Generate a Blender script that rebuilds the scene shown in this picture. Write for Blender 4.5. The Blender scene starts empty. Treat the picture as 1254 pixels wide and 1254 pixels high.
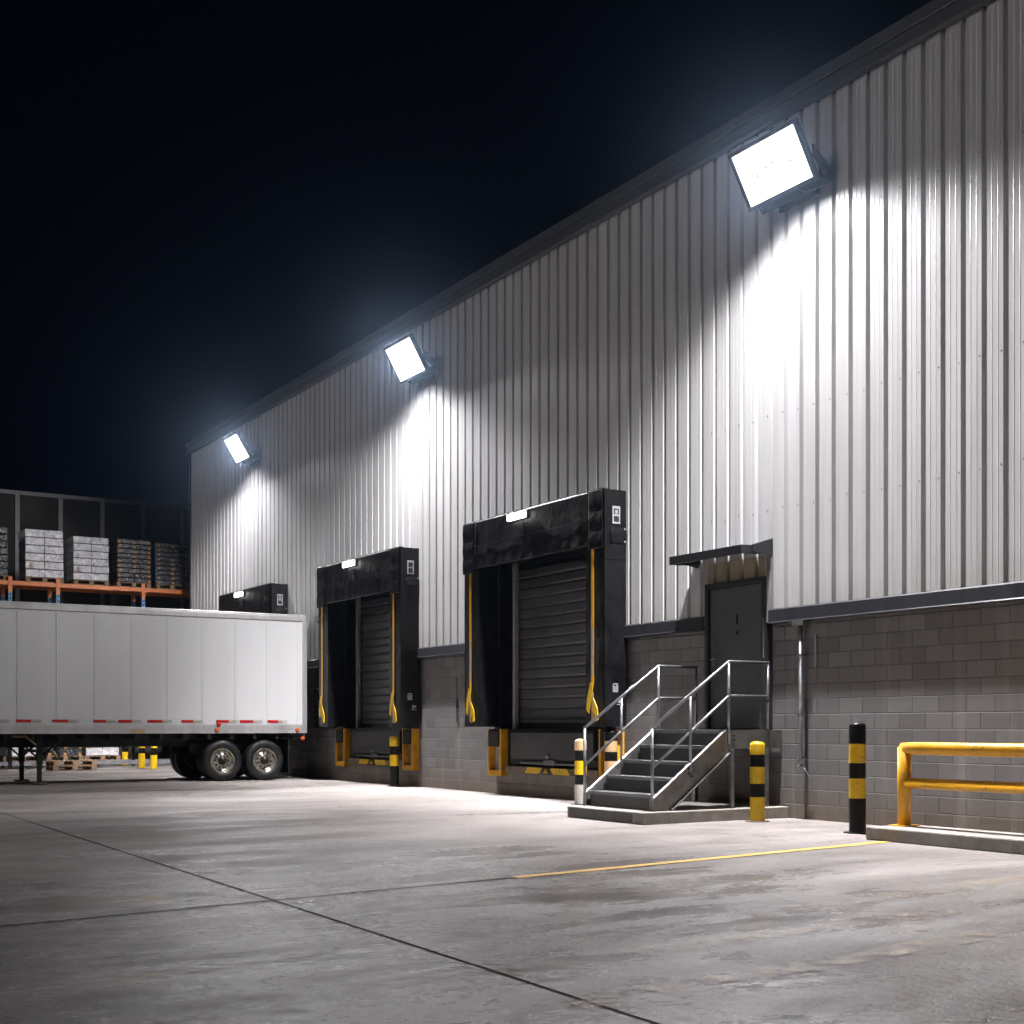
import bpy, bmesh, math, random
from mathutils import Vector, Matrix, noise
random.seed(7)
R = math.radians
SC = bpy.context.scene
COL = SC.collection
W = 12.60            # x of the warehouse wall line; the wall runs along +y, the yard lies at smaller x

# ---------------------------------------------------------------- helpers
class MB:
    """collects shapes into one bmesh"""
    def __init__(s):
        s.bm = bmesh.new()
    def _faces(s, vs, faces, mi, smooth=False):
        bv = [s.bm.verts.new(v) for v in vs]
        for f in faces:
            try:
                fc = s.bm.faces.new([bv[i] for i in f])
                fc.material_index = mi; fc.smooth = smooth
            except ValueError:
                pass
        return bv
    def box(s, x0, x1, y0, y1, z0, z1, mi=0, M=None):
        x0, x1 = min(x0, x1), max(x0, x1); y0, y1 = min(y0, y1), max(y0, y1); z0, z1 = min(z0, z1), max(z0, z1)
        v = [Vector(p) for p in ((x0,y0,z0),(x1,y0,z0),(x1,y1,z0),(x0,y1,z0),(x0,y0,z1),(x1,y0,z1),(x1,y1,z1),(x0,y1,z1))]
        if M is not None: v = [M @ p for p in v]
        s._faces(v, ((0,3,2,1),(4,5,6,7),(0,1,5,4),(1,2,6,5),(2,3,7,6),(3,0,4,7)), mi)
        return s
    def tube(s, pts, r, seg=12, mi=0, cap=True):
        """round bar through pts, mitred"""
        pts = [Vector(p) for p in pts]
        rings = []
        n = len(pts)
        for i, p in enumerate(pts):
            if i == 0: t = pts[1]-pts[0]
            elif i == n-1: t = pts[-1]-pts[-2]
            else: t = (pts[i]-pts[i-1]).normalized() + (pts[i+1]-pts[i]).normalized()
            t = t.normalized()
            if i == 0:
                a = Vector((0,0,1)) if abs(t.z) < .9 else Vector((1,0,0))
                u = t.cross(a).normalized()
            else:
                u = (u - t*u.dot(t)).normalized()
            w = t.cross(u)
            k = 1.0
            if 0 < i < n-1:
                ca = (pts[i+1]-pts[i]).normalized().dot(t)
                k = 1/max(ca, .5)
            rr = r[i] if isinstance(r, (list, tuple)) else r
            rings.append([s.bm.verts.new(p + (u*math.cos(2*math.pi*j/seg) + w*math.sin(2*math.pi*j/seg))*rr*(1 if k == 1 else (1+(k-1)*.5))) for j in range(seg)])
        for a, b in zip(rings, rings[1:]):
            for j in range(seg):
                f = s.bm.faces.new((a[j], a[(j+1)%seg], b[(j+1)%seg], b[j])); f.smooth = True; f.material_index = mi
        if cap:
            f = s.bm.faces.new(list(reversed(rings[0]))); f.material_index = mi
            f = s.bm.faces.new(rings[-1]); f.material_index = mi
        return s
    def lathe(s, prof, c=(0,0,0), axis='z', seg=24, mi=None, smooth=True):
        """prof: list of (radius, height, material index of the band that starts here)"""
        c = Vector(c); rings = []
        def at(r, h, a):
            if axis == 'z': return c + Vector((r*math.cos(a), r*math.sin(a), h))
            if axis == 'y': return c + Vector((r*math.cos(a), h, r*math.sin(a)))
            return c + Vector((h, r*math.cos(a), r*math.sin(a)))
        for q in prof:
            rings.append([s.bm.verts.new(at(max(q[0], 1e-4), q[1], 2*math.pi*j/seg)) for j in range(seg)])
        for i, (a, b) in enumerate(zip(rings, rings[1:])):
            m = prof[i][2] if len(prof[i]) > 2 else (mi or 0)
            for j in range(seg):
                f = s.bm.faces.new((a[j], a[(j+1)%seg], b[(j+1)%seg], b[j])); f.smooth = smooth; f.material_index = m
        return s
    def prism(s, poly, d, mi=0):
        """closed polygon (3-D points) extruded by vector d"""
        d = Vector(d); poly = [Vector(p) for p in poly]; n = len(poly)
        a = [s.bm.verts.new(p) for p in poly]; b = [s.bm.verts.new(p+d) for p in poly]
        for f in (list(reversed(a)), b):
            s.bm.faces.new(f).material_index = mi
        for i in range(n):
            s.bm.faces.new((a[i], a[(i+1)%n], b[(i+1)%n], b[i])).material_index = mi
        return s
    def sheet(s, fn, nu, nv, mi=0, smooth=True):
        """grid of fn(u,v), u,v in 0..1"""
        g = [[s.bm.verts.new(fn(i/nu, j/nv)) for j in range(nv+1)] for i in range(nu+1)]
        for i in range(nu):
            for j in range(nv):
                f = s.bm.faces.new((g[i][j], g[i+1][j], g[i+1][j+1], g[i][j+1])); f.smooth = smooth; f.material_index = mi
        return s
    def build(s, name, mats, parent=None, bevel=0, recalc=True, local=False):
        if recalc: bmesh.ops.recalc_face_normals(s.bm, faces=s.bm.faces[:])
        me = bpy.data.meshes.new(name)
        if parent is not None and not local:
            b = base_of(parent)
            bmesh.ops.translate(s.bm, verts=s.bm.verts[:], vec=-b)
        s.bm.to_mesh(me); s.bm.free()
        for m in (mats if isinstance(mats, (list, tuple)) else [mats]): me.materials.append(m)
        o = bpy.data.objects.new(name, me); COL.objects.link(o)
        if parent is not None: o.parent = parent
        if bevel:
            bv = o.modifiers.new('bevel', 'BEVEL'); bv.width = bevel; bv.segments = 2; bv.limit_method = 'ANGLE'; bv.angle_limit = R(50)
        return o

def base_of(o):
    b = Vector((0,0,0))
    while o is not None:
        b += o.location; o = o.parent
    return b
def tag(o, label=None, cat=None, group=None, kind=None):
    if label: o['label'] = label
    if cat: o['category'] = cat
    if group: o['group'] = group
    if kind: o['kind'] = kind
    return o
def thing(name, label, cat, loc, group=None):
    o = bpy.data.objects.new(name, None); COL.objects.link(o); o.location = loc; o.empty_display_size = .2
    return tag(o, label, cat, group)
def copy_tree(o, parent=None):
    c = o.copy(); COL.objects.link(c); c.parent = parent
    for ch in list(o.children): copy_tree(ch, c)
    return c

# ---------------------------------------------------------------- materials
class NT:
    def __init__(s, name):
        s.m = bpy.data.materials.new(name); s.m.use_nodes = True; s.t = s.m.node_tree; s.t.nodes.clear()
        s.out = s.n('ShaderNodeOutputMaterial')
    def n(s, typ, **kw):
        nd = s.t.nodes.new(typ)
        for k, v in kw.items(): setattr(nd, k, v)
        return nd
    def l(s, a, b): s.t.links.new(a, b)
    def coord(s, scale=(1,1,1), rot=(0,0,0)):
        tc = s.n('ShaderNodeTexCoord'); mp = s.n('ShaderNodeMapping'); mp.inputs['Scale'].default_value = scale; mp.inputs['Rotation'].default_value = rot
        s.l(tc.outputs['Object'], mp.inputs['Vector']); return mp.outputs['Vector']
    def noise(s, vec, scale, detail=4, rough=.55, dist=0):
        nd = s.n('ShaderNodeTexNoise'); nd.inputs['Scale'].default_value = scale; nd.inputs['Detail'].default_value = detail
        nd.inputs['Roughness'].default_value = rough; nd.inputs['Distortion'].default_value = dist
        if vec is not None: s.l(vec, nd.inputs['Vector'])
        return nd.outputs['Fac']
    def ramp(s, fac, stops):
        nd = s.n('ShaderNodeValToRGB'); cr = nd.color_ramp
        while len(cr.elements) < len(stops): cr.elements.new(.5)
        for e, (p, c) in zip(cr.elements, stops):
            e.position = p; e.color = (c, c, c, 1) if not isinstance(c, tuple) else (*c, 1)
        s.l(fac, nd.inputs['Fac']); return nd.outputs['Color']
    def mix(s, fac, a, b, mode='MIX'):
        nd = s.n('ShaderNodeMix', data_type='RGBA', blend_type=mode)
        for i, v in ((0, fac), (6, a), (7, b)):
            if isinstance(v, (int, float)): nd.inputs[i].default_value = v
            elif isinstance(v, tuple): nd.inputs[i].default_value = (*v, 1)
            else: s.l(v, nd.inputs[i])
        return nd.outputs[2]
    def math(s, op, a, b=None, clamp=False):
        nd = s.n('ShaderNodeMath', operation=op); nd.use_clamp = clamp
        for i, v in enumerate((a, b)):
            if v is None: continue
            if isinstance(v, (int, float)): nd.inputs[i].default_value = v
            else: s.l(v, nd.inputs[i])
        return nd.outputs[0]
    def bump(s, h, dist=.002, strength=1, normal=None):
        nd = s.n('ShaderNodeBump'); nd.inputs['Distance'].default_value = dist; nd.inputs['Strength'].default_value = strength
        s.l(h, nd.inputs['Height'])
        if normal is not None: s.l(normal, nd.inputs['Normal'])
        return nd.outputs['Normal']
    def bsdf(s, color, rough=.5, metal=0, normal=None, spec=None, coat=0):
        b = s.n('ShaderNodeBsdfPrincipled')
        for k, v in (('Base Color', color), ('Roughness', rough), ('Metallic', metal)):
            if isinstance(v, tuple): b.inputs[k].default_value = (*v, 1)
            elif isinstance(v, (int, float)): b.inputs[k].default_value = v
            else: s.l(v, b.inputs[k])
        if spec is not None: b.inputs['Specular IOR Level'].default_value = spec
        if coat: b.inputs['Coat Weight'].default_value = coat
        if normal is not None: s.l(normal, b.inputs['Normal'])
        return b
    def done(s, shader):
        s.l(shader.outputs[0], s.out.inputs['Surface']); return s.m

def paint(name, col, rough=.45, metal=0, var=.25, dirt=None, scale=6, bump=.0006, spec=None, streak=False, chips=None):
    """painted or raw surface with worn, uneven tone and gloss"""
    t = NT(name); v = t.coord((1, 1, .12) if streak else (1, 1, 1))
    n1 = t.noise(v, scale, 5, .6); n2 = t.noise(t.coord(), scale*7, 3)
    lo = tuple(c*(1-var) for c in col); hi = tuple(min(1, c*(1+var*.4)) for c in col)
    c = t.mix(t.ramp(n1, [(.3, 0.), (.68, 1.)]), lo, hi)
    if dirt:
        c = t.mix(t.math('MULTIPLY', t.ramp(t.noise(t.coord((1,1,.5)), scale*.9, 6, .7), [(.52, 0.), (.68, 1.)]), dirt[1]), c, dirt[0])
    if chips:
        ch = t.math('ADD', t.math('MULTIPLY', t.noise(t.coord((1, 1, .7)), 38, 5, .7), .6), t.math('MULTIPLY', t.noise(t.coord(), 4, 3), .4))
        c = t.mix(t.ramp(ch, [(.585, 0.), (.61, .85)]), c, chips)
    r = t.ramp(n1, [(.25, rough*.8), (.75, min(1, rough*1.25))])
    return t.done(t.bsdf(c, r, metal, t.bump(n2, bump), spec))
def emit(name, col, strength):
    t = NT(name); e = t.n('ShaderNodeEmission'); e.inputs['Color'].default_value = (*col, 1); e.inputs['Strength'].default_value = strength
    return t.done(e)

def mat_concrete_yard():
    t = NT('yard_concrete'); v = t.coord()
    vs = t.coord((.35, 1.0, 1), (0, 0, R(8)))
    big = t.noise(vs, .33, 5, .6, .6); mid = t.noise(vs, 1.5, 7, .68, .4); fine = t.noise(v, 14, 6, .7); grit = t.noise(v, 110, 3, .6)
    c = t.mix(t.ramp(big, [(.3, 0.), (.72, 1.)]), (.145, .130, .122), (.41, .374, .354))
    c = t.mix(t.math('MULTIPLY', t.ramp(mid, [(.26, 1.), (.64, 0.)]), .62), c, (.12, .11, .105))
    c = t.mix(t.math('MULTIPLY', t.ramp(fine, [(.44, 0.), (.72, 1.)]), .5), c, (.115, .106, .10))
    c = t.mix(t.math('MULTIPLY', t.ramp(t.noise(v, 48, 5, .75), [(.52, 0.), (.66, 1.)]), .4), c, (.10, .092, .087))
    c = t.mix(t.math('MULTIPLY', t.ramp(t.noise(v, .9, 4, .5, 1.2), [(.60, 0.), (.72, 1.)]), .14), c, (.24, .17, .12))
    # hairline cracks
    vo = t.n('ShaderNodeTexVoronoi', feature='DISTANCE_TO_EDGE'); vo.inputs['Scale'].default_value = .42
    wv = t.n('ShaderNodeVectorMath', operation='ADD'); nz = t.n('ShaderNodeTexNoise'); nz.inputs['Scale'].default_value = 1.7; nz.inputs['Detail'].default_value = 6
    t.l(v, nz.inputs['Vector']); t.l(v, wv.inputs[0]); t.l(nz.outputs['Color'], wv.inputs[1]); t.l(wv.outputs[0], vo.inputs['Vector'])
    crack = t.ramp(vo.outputs['Distance'], [(0., 1.), (.006, 0.)])
    crack = t.math('MULTIPLY', crack, t.ramp(t.noise(v, .5, 2), [(.48, 0.), (.58, 1.)]))
    c = t.mix(t.math('MULTIPLY', crack, .7), c, (.04, .036, .033))
    rg = t.math('ADD', t.ramp(mid, [(.36, .36), (.62, .62)]), t.math('MULTIPLY', t.math('SUBTRACT', fine, .5), .35))
    h = t.math('ADD', t.math('MULTIPLY', fine, 1.), t.math('MULTIPLY', grit, .22))
    h = t.math('SUBTRACT', h, t.math('MULTIPLY', crack, .5))
    nrm = t.bump(h, .011, .9)
    nrm = t.bump(mid, .02, .7, nrm)
    b = t.bsdf(c, rg, 0, nrm)
    polish = t.ramp(t.noise(t.coord((.45, 1.3, 1), (0, 0, R(8))), .55, 6, .66, .5), [(.47, .02), (.64, .24)])
    gp = t.n('ShaderNodeVectorMath', operation='DISTANCE'); gp.inputs[1].default_value = (3.2*.8, 8.0, 0)
    t.l(t.coord((.8, 1, 1)), gp.inputs[0])
    lane = t.ramp(t.math('ADD', t.math('DIVIDE', gp.outputs['Value'], 12.), t.math('MULTIPLY', t.math('SUBTRACT', t.noise(v, .35, 3), .5), .5)), [(.16, 1.), (.52, 0.)])   # damp part of the yard
    polish = t.math('ADD', t.math('MULTIPLY', polish, .55), t.math('MULTIPLY', lane, t.ramp(t.noise(t.coord((.45, 1.3, 1), (0, 0, R(8))), 1.1, 7, .7, .6), [(.36, .06), (.66, .38)])))
    t.l(polish, b.inputs['Specular IOR Level'])
    t.l(t.math('SUBTRACT', rg, t.math('MULTIPLY', polish, 1.0), True), b.inputs['Roughness'])
    return t.done(b)

def mat_block():
    t = NT('concrete_block'); tc = t.n('ShaderNodeTexCoord'); sp = t.n('ShaderNodeSeparateXYZ'); cb = t.n('ShaderNodeCombineXYZ')
    t.l(tc.outputs['Object'], sp.inputs[0]); t.l(sp.outputs['Y'], cb.inputs['X']); t.l(sp.outputs['Z'], cb.inputs['Y'])
    def brick(mortar, smooth):
        b = t.n('ShaderNodeTexBrick'); b.offset = .5
        for k, q in (('Scale', 1.), ('Mortar Size', mortar), ('Mortar Smooth', smooth), ('Brick Width', .4064), ('Row Height', .2032), ('Bias', 0.)): b.inputs[k].default_value = q
        b.inputs['Color1'].default_value = (.195, .189, .190, 1); b.inputs['Color2'].default_value = (.135, .131, .132, 1); b.inputs['Mortar'].default_value = (.115, .11, .108, 1)
        t.l(cb.outputs[0], b.inputs['Vector']); return b
    b1 = brick(.006, .2); v = t.coord()
    n = t.noise(v, 9, 6, .7); n2 = t.noise(v, 90, 3, .7)
    c = t.mix(t.math('MULTIPLY', t.ramp(n, [(.35, 0.), (.7, 1.)]), .45), b1.outputs['Color'], (.15, .138, .128))
    c = t.mix(t.math('MULTIPLY', t.ramp(n2, [(.5, 0.), (.8, 1.)]), .4), c, (.12, .11, .10))
    low = t.ramp(t.math('ADD', sp.outputs['Z'], t.math('MULTIPLY', t.math('SUBTRACT', n, .5), .9)), [(.02, 1.), (.55, 0.)])
    c = t.mix(t.math('MULTIPLY', low, .65), c, (.13, .092, .06))
    stain = t.ramp(t.noise(t.coord((1, 1, .1)), 2.4, 5, .6), [(.55, 0.), (.75, 1.)])
    c = t.mix(t.math('MULTIPLY', stain, .4), c, (.33, .31, .29))
    b2 = brick(.010, .9)
    nrm = t.bump(t.math('SUBTRACT', 1., b2.outputs['Fac']), .007, 1)
    nrm = t.bump(n2, .0022, .8, nrm)
    return t.done(t.bsdf(c, .85, 0, nrm, .25))

def mat_cladding():
    t = NT('white_ribbed_cladding'); v = t.coord((1, 1, .05))
    n = t.noise(v, 5, 5, .6); f = t.noise(t.coord((1, 1, .02)), 60, 3, .6); b = t.noise(t.coord(), .7, 3)
    c = t.mix(t.ramp(n, [(.3, 0.), (.7, 1.)]), (.52, .515, .515), (.66, .655, .66))
    c = t.mix(t.math('MULTIPLY', t.ramp(f, [(.5, 0.), (.8, 1.)]), .28), c, (.42, .41, .40))
    tc = t.n('ShaderNodeTexCoord'); sp = t.n('ShaderNodeSeparateXYZ'); t.l(tc.outputs['Object'], sp.inputs[0])
    wn = t.n('ShaderNodeTexWhiteNoise', noise_dimensions='1D'); t.l(t.math('FLOOR', t.math('DIVIDE', sp.outputs['Y'], .888)), wn.inputs['W'])
    c = t.mix(t.math('MULTIPLY', wn.outputs['Value'], .22), c, (.44, .435, .43))
    run = t.ramp(t.noise(t.coord((1, 3.2, .06)), 3.1, 5, .65), [(.56, 0.), (.72, 1.)])
    c = t.mix(t.math('MULTIPLY', run, .22), c, (.33, .31, .28))
    low = t.ramp(t.math('ADD', sp.outputs['Z'], t.math('MULTIPLY', t.noise(t.coord((1, 2, .3)), 4, 4), -.9)), [(2.25, 1.), (2.75, 0.)]) if False else t.ramp(t.math('MULTIPLY', t.math('ADD', sp.outputs['Z'], t.math('MULTIPLY', t.noise(t.coord((1, 2, .3)), 4, 4), -1.1)), .2), [(.43, 1.), (.56, 0.)])
    c = t.mix(t.math('MULTIPLY', low, .30), c, (.30, .27, .235))
    oc = t.bump(t.noise(t.coord((1, 1, .35)), 1.6, 2), .012, .6)
    return t.done(t.bsdf(c, t.ramp(b, [(.3, .30), (.7, .42)]), 0, t.bump(t.noise(t.coord((1,1,.2)), 5.0, 2), .003, .5, oc), .5))

def mat_fabric():
    t = NT('black_vinyl_fabric'); v = t.coord()
    n = t.noise(v, 2.6, 5, .6, .8); w = t.noise(t.coord((1, .7, .35), (R(25), 0, 0)), 5.0, 4, .6, 1.0); g = t.noise(v, 220, 2)
    c = t.mix(t.ramp(n, [(.35, 0.), (.7, 1.)]), (.0035, .0035, .004), (.008, .008, .009))
    c = t.mix(t.math('MULTIPLY', t.ramp(t.noise(v, 8, 6, .75), [(.6, 0.), (.8, 1.)]), .3), c, (.025, .024, .023))
    nrm = t.bump(w, .018, .5); nrm = t.bump(g, .0008, .6, nrm)
    return t.done(t.bsdf(c, t.ramp(n, [(.3, .36), (.7, .52)]), 0, nrm, .28))

def mat_worn(name, col, keep):
    t = NT(name); v = t.coord()
    n = t.noise(v, 4.5, 8, .75); b = t.noise(v, 40, 4, .7)
    m = t.math('ADD', t.math('MULTIPLY', n, .7), t.math('MULTIPLY', b, .3))
    fac = t.ramp(m, [(keep-.06, 1.), (keep+.07, 0.)])
    p = t.bsdf(col, .55, 0, t.bump(b, .002)); tr = t.n('ShaderNodeBsdfTransparent'); mx = t.n('ShaderNodeMixShader')
    t.l(fac, mx.inputs[0]); t.l(tr.outputs[0], mx.inputs[1]); t.l(p.outputs[0], mx.inputs[2])
    return t.done(mx)

def mat_wrap():
    t = NT('stretch_wrap'); v = t.coord()
    n = t.noise(v, 6, 6, .7, 1.5)
    c = t.mix(t.ramp(n, [(.35, 0.), (.65, 1.)]), (.34, .33, .34), (.85, .84, .86))
    c = t.mix(t.ramp(t.noise(v, 3.2, 4, .6), [(.62, 0.), (.70, 1.)]), c, (.30, .16, .07))
    return t.done(t.bsdf(c, .2, .1, t.bump(t.noise(v, 11, 5, .7, 2), .03, .9), .8))

def mat_darkwrap():
    t = NT('dark_wrapped_goods'); v = t.coord()
    n = t.noise(v, 7, 5, .7, 1.2)
    c = t.mix(t.ramp(n, [(.4, 0.), (.7, 1.)]), (.010, .010, .012), (.05, .048, .05))
    return t.done(t.bsdf(c, .25, 0, t.bump(n, .03, .8), .6))

M = dict(
    yard=mat_concrete_yard(), block=mat_block(), clad=mat_cladding(), fabric=mat_fabric(), wrap=mat_wrap(), darkwrap=mat_darkwrap(),
    fascia=paint('eave_grey', (.075, .078, .088), .42, 0, .2, streak=True),
    trim=paint('charcoal_trim', (.030, .032, .037), .42, 0, .2, streak=True),
    door=paint('charcoal_door', (.078, .079, .083), .42, 0, .12, scale=3),
    frame=paint('charcoal_frame', (.028, .029, .031), .4),
    roller=paint('grey_roller_slats', (.078, .078, .081), .42, .2, .3, ((.02,.02,.02), .5), 3),
    jamb=paint('grey_jamb', (.28, .27, .26), .5, 0, .3),
    warm_glow=paint('glow_tinted_cladding', (.45, .39, .28), .5, 0, .15, ((.28, .21, .11), .5), 2),  # yellowish glow above the door put into the cladding colour
    steel=paint('galvanised_steel', (.30, .31, .32), .36, .85, .35, ((.20, .19, .18), .5), 9),
    rail=paint('brushed_rail', (.30, .31, .32), .36, .8, .25, None, 14),
    tread=paint('dark_tread', (.07, .071, .073), .5, .3, .3, ((.07, .065, .06), .5), 12),
    stringer=paint('weathered_steel_plate', (.22, .215, .205), .42, .6, .35, ((.10, .075, .055), .6), 5),
    yellow=paint('safety_yellow', (.74, .46, .010), .38, 0, .12, ((.34, .20, .03), .5), 7, chips=(.09, .06, .04)),
    amber=paint('amber_yellow_pipe', (.70, .34, .012), .33, 0, .14, ((.30, .15, .02), .4), 5, chips=(.12, .07, .035)),
    tan=paint('faded_tan', (.52, .34, .17), .5, 0, .25, ((.28, .19, .10), .5), 7),
    black=paint('black_paint', (.0045, .0045, .005), .36, 0, .3, ((.03, .027, .024), .3), 8, .0006, .22, chips=(.05, .047, .045)),
    rubber=paint('black_rubber', (.006, .006, .006), .62, 0, .3, ((.03, .027, .024), .4), 6, .0006, .3),
    tyre=paint('tyre_rubber', (.007, .007, .007), .5, 0, .3, ((.025, .023, .02), .4), 5, .0006, .35),
    white=paint('off_white_paint', (.40, .38, .34), .5, 0, .25, ((.25, .2, .15), .5), 7),
    trailer=paint('white_trailer_skin', (.56, .56, .56), .6, 0, .07, ((.52, .51, .49), .35), 1.6, .0004, streak=True),
    alu=paint('aluminium_rail', (.62, .61, .60), .36, .6, .15, ((.34, .30, .26), .3), 3, streak=True),
    red=paint('red_reflector', (.42, .012, .012), .25, 0, .2), orange_lamp=paint('orange_marker', (.6, .09, .02), .2),
    under=paint('black_chassis', (.008, .008, .008), .6, 0, .3, ((.03, .025, .02), .5), 4),
    rim=paint('chrome_rim', (.66, .62, .55), .22, .9, .3, ((.20, .13, .08), .6), 12),
    hub=paint('dark_hub', (.03, .028, .025), .4, .6, .3),
    kerb=paint('kerb_concrete', (.26, .24, .215), .85, 0, .35, ((.10, .075, .055), .55), 4, .003),
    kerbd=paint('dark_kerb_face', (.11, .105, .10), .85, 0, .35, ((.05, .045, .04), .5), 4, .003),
    joint=paint('joint_sealant', (.012, .011, .010), .9, 0, .3, None, 6, .0006, .05),
    wood=paint('pallet_wood', (.24, .155, .09), .75, 0, .4, ((.18, .11, .06), .5), 6, .002),
    blue=paint('rack_blue', (.10, .22, .42), .4, .1, .3), rorange=paint('rack_orange', (.62, .17, .03), .4, 0, .25),
    lime=paint('lime_beam', (.20, .25, .02), .4),
    panel=paint('dark_screen_panel', (.018, .017, .013), .6, 0, .3, None, 1), post=paint('grey_post', (.20, .20, .21), .45, .4, .3),
    carton=paint('brown_carton', (.40, .21, .07), .7, 0, .3),
    plate=paint('grey_sticker', (.42, .42, .43), .4, 0, .3), ink=paint('sticker_ink', (.02, .02, .022), .5),
    amberlight=paint('grey_plate', (.12, .12, .12), .4, .6),
    leveler=paint('leveler_plate', (.040, .040, .042), .5, .4, .35, ((.08, .07, .06), .5), 7),
    beam=paint('scuffed_brown_steel', (.12, .085, .06), .6, .2, .4, ((.25, .16, .09), .6), 9),
    housing=paint('dark_lamp_housing', (.09, .094, .108), .42, .3, .2),
    grille=paint('lamp_fins', (.10, .11, .13), .4, .5, .2),
    lens=emit('lamp_lens_glow', (.96, .98, 1.), 4.0),
    dlens=emit('dock_lamp_glow', (1., .98, .95), 14.0),
)
def mat_led():
    t = NT('led_board_glow'); v = t.coord((1, 1, 1))
    b = t.n('ShaderNodeTexBrick'); b.offset = 0
    tc = t.n('ShaderNodeTexCoord'); sp = t.n('ShaderNodeSeparateXYZ'); cb = t.n('ShaderNodeCombineXYZ')
    t.l(tc.outputs['Object'], sp.inputs[0]); t.l(sp.outputs['Y'], cb.inputs['X']); t.l(sp.outputs['Z'], cb.inputs['Y']); t.l(cb.outputs[0], b.inputs['Vector'])
    for k, q in (('Scale', 1.), ('Mortar Size', .004), ('Brick Width', .034), ('Row Height', .028)): b.inputs[k].default_value = q
    c = t.mix(b.outputs['Fac'], (.97, .98, 1.), (.86, .88, .90))
    e = t.n('ShaderNodeEmission'); t.l(c, e.inputs['Color']); e.inputs['Strength'].default_value = 1.0
    return t.done(e)
M['led'] = mat_led()
M['worn'] = mat_worn('worn_yellow_line', (.66, .36, .03), .60)
M['faint'] = mat_worn('faint_yellow_line', (.50, .30, .10), .465)
M['ghost'] = mat_worn('ghost_yellow_line', (.33, .235, .14), .45)

# ---------------------------------------------------------------- ground
g = MB(); g.sheet(lambda u, v: Vector((-130+300*u, -90+340*v, 0)), 2, 2, smooth=False)
tag(g.build('ground', M['yard']), kind='structure')
def strip(p, q, w, z=.004, n=1, jit=0):
    p, q = Vector((*p, 0)), Vector((*q, 0)); d = (q-p); nrm = Vector((-d.y, d.x, 0)).normalized()
    mb = MB()
    def fn(u, v):
        c = p + d*u + nrm*((v-.5)*w + (noise.noise(Vector((u*37, 3, v))) * jit))
        return Vector((c.x, c.y, z))
    mb.sheet(fn, n, 1, smooth=False); return mb
tag(strip((3.86, 36), (3.30, -2), .019, .004, 60, .006).build('ground_joint', M['joint']), kind='structure')
tag(strip((-6, 7.59), (5.66, 9.19), .030, .005, 60, .012).build('ground_joint', M['joint']), kind='structure')
for p, q, w, m in (((5.69, 9.19), (10.88, 9.94), .115, 'worn'), ((6.3, 25.85), (12.2, 25.13), .10, 'faint'), ((6.2, 19.45), (12.2, 20.8), .10, 'faint'),
                   ((7.2, 22.6), (12.0, 23.0), .09, 'faint'), ((6.4, 15.2), (10.1, 15.98), .08, 'ghost'),
                   ((3.3, 4.84), (6.6, 5.19), .24, 'ghost'), ((4.3, 5.78), (7.2, 5.98), .20, 'ghost'), ((6.3, 6.6), (9.5, 7.0), .22, 'ghost')):
    tag(strip(p, q, w, .006, 24, .004).build('yellow_line', M[m]), kind='structure')

# ---------------------------------------------------------------- warehouse
Y0, Y1 = -8.0, 39.1
CZ, EZ = 2.72, 9.58
docks = [(16.90, 21.38, 5.04, 17.43, 20.85), (24.07, 28.30, 4.95, 24.60, 27.77), (31.30, 35.15, 4.88, 31.83, 34.62)]   # shelter y0,y1,top ; door y0,y1
DZ0, DZ1 = 1.22, 4.35
PD = (13.66, 14.88, 1.215, 3.30)                                    # personnel door opening
wh = thing('warehouse', 'long white ribbed metal warehouse with grey block base and dark eave', 'warehouse', (W, 16, 0))
# ribbed cladding
PITCH, PH = .296, 9.98
def ribs(mb, ya, yb, z0, z1):
    x0 = W - .045
    pts = []
    k = math.floor((ya-PH)/PITCH) - 1
    prof = ((0, 0.045), (.044, .045), (.060, 0), (.122, 0), (.130, -.0018), (.138, 0), (.206, 0), (.214, -.0018), (.222, 0), (.280, 0))
    while PH + k*PITCH < yb + PITCH:
        for a, d in prof:
            y = PH + k*PITCH + a - .016
            pts.append((y, x0 - .016 + d*1.36))
        k += 1
    def at(y):
        for (a, xa), (b, xb) in zip(pts, pts[1:]):
            if a <= y <= b: return xa + (xb-xa)*(y-a)/max(b-a, 1e-9)
        return x0
    line = [(ya, at(ya))] + [p for p in pts if ya < p[0] < yb] + [(yb, at(yb))]
    lo = [mb.bm.verts.new((x, y, z0)) for y, x in line]; hi = [mb.bm.verts.new((x, y, z1)) for y, x in line]
    for i in range(len(line)-1):
        mb.bm.faces.new((lo[i], hi[i], hi[i+1], lo[i+1]))
mb = MB()
segs = sorted([(d[3], d[4], CZ, DZ1) for d in docks] + [(PD[0], PD[1], CZ, PD[3]+.34)])
y = Y0
for a, b, z0, z1 in segs:
    ribs(mb, y, a, CZ, EZ); ribs(mb, a, b, z1, EZ); y = b
ribs(mb, y, Y1, CZ, EZ)
for zz in (4.25, 5.55, 7.92):                                 # screw heads in the grooves
    k = 0
    while True:
        yy = 8.2 + k*PITCH; k += 1
        yk = PH + round((yy-PH)/PITCH)*PITCH
        if yk > 30: break
        if any(a-.2 < yk < b+.2 and zz < z1 for a, b, z0, z1 in segs): continue
        mb.lathe([(.009, 0, 1), (.009, -.004, 1), (.004, -.006, 1), (0, -.006, 1)], (W-.0605, yk+.075, zz + random.uniform(-.02, .02)), 'x', 6)
mb.build('cladding', [M['clad'], M['amberlight']], wh, recalc=False)
mb = MB(); ribs(mb, PD[0], PD[1], PD[3]+.045, PD[3]+.338); mb.build('glow_tinted_panel', M['warm_glow'], wh, recalc=False)  # panel coloured for the warm glow under the canopy
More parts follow.
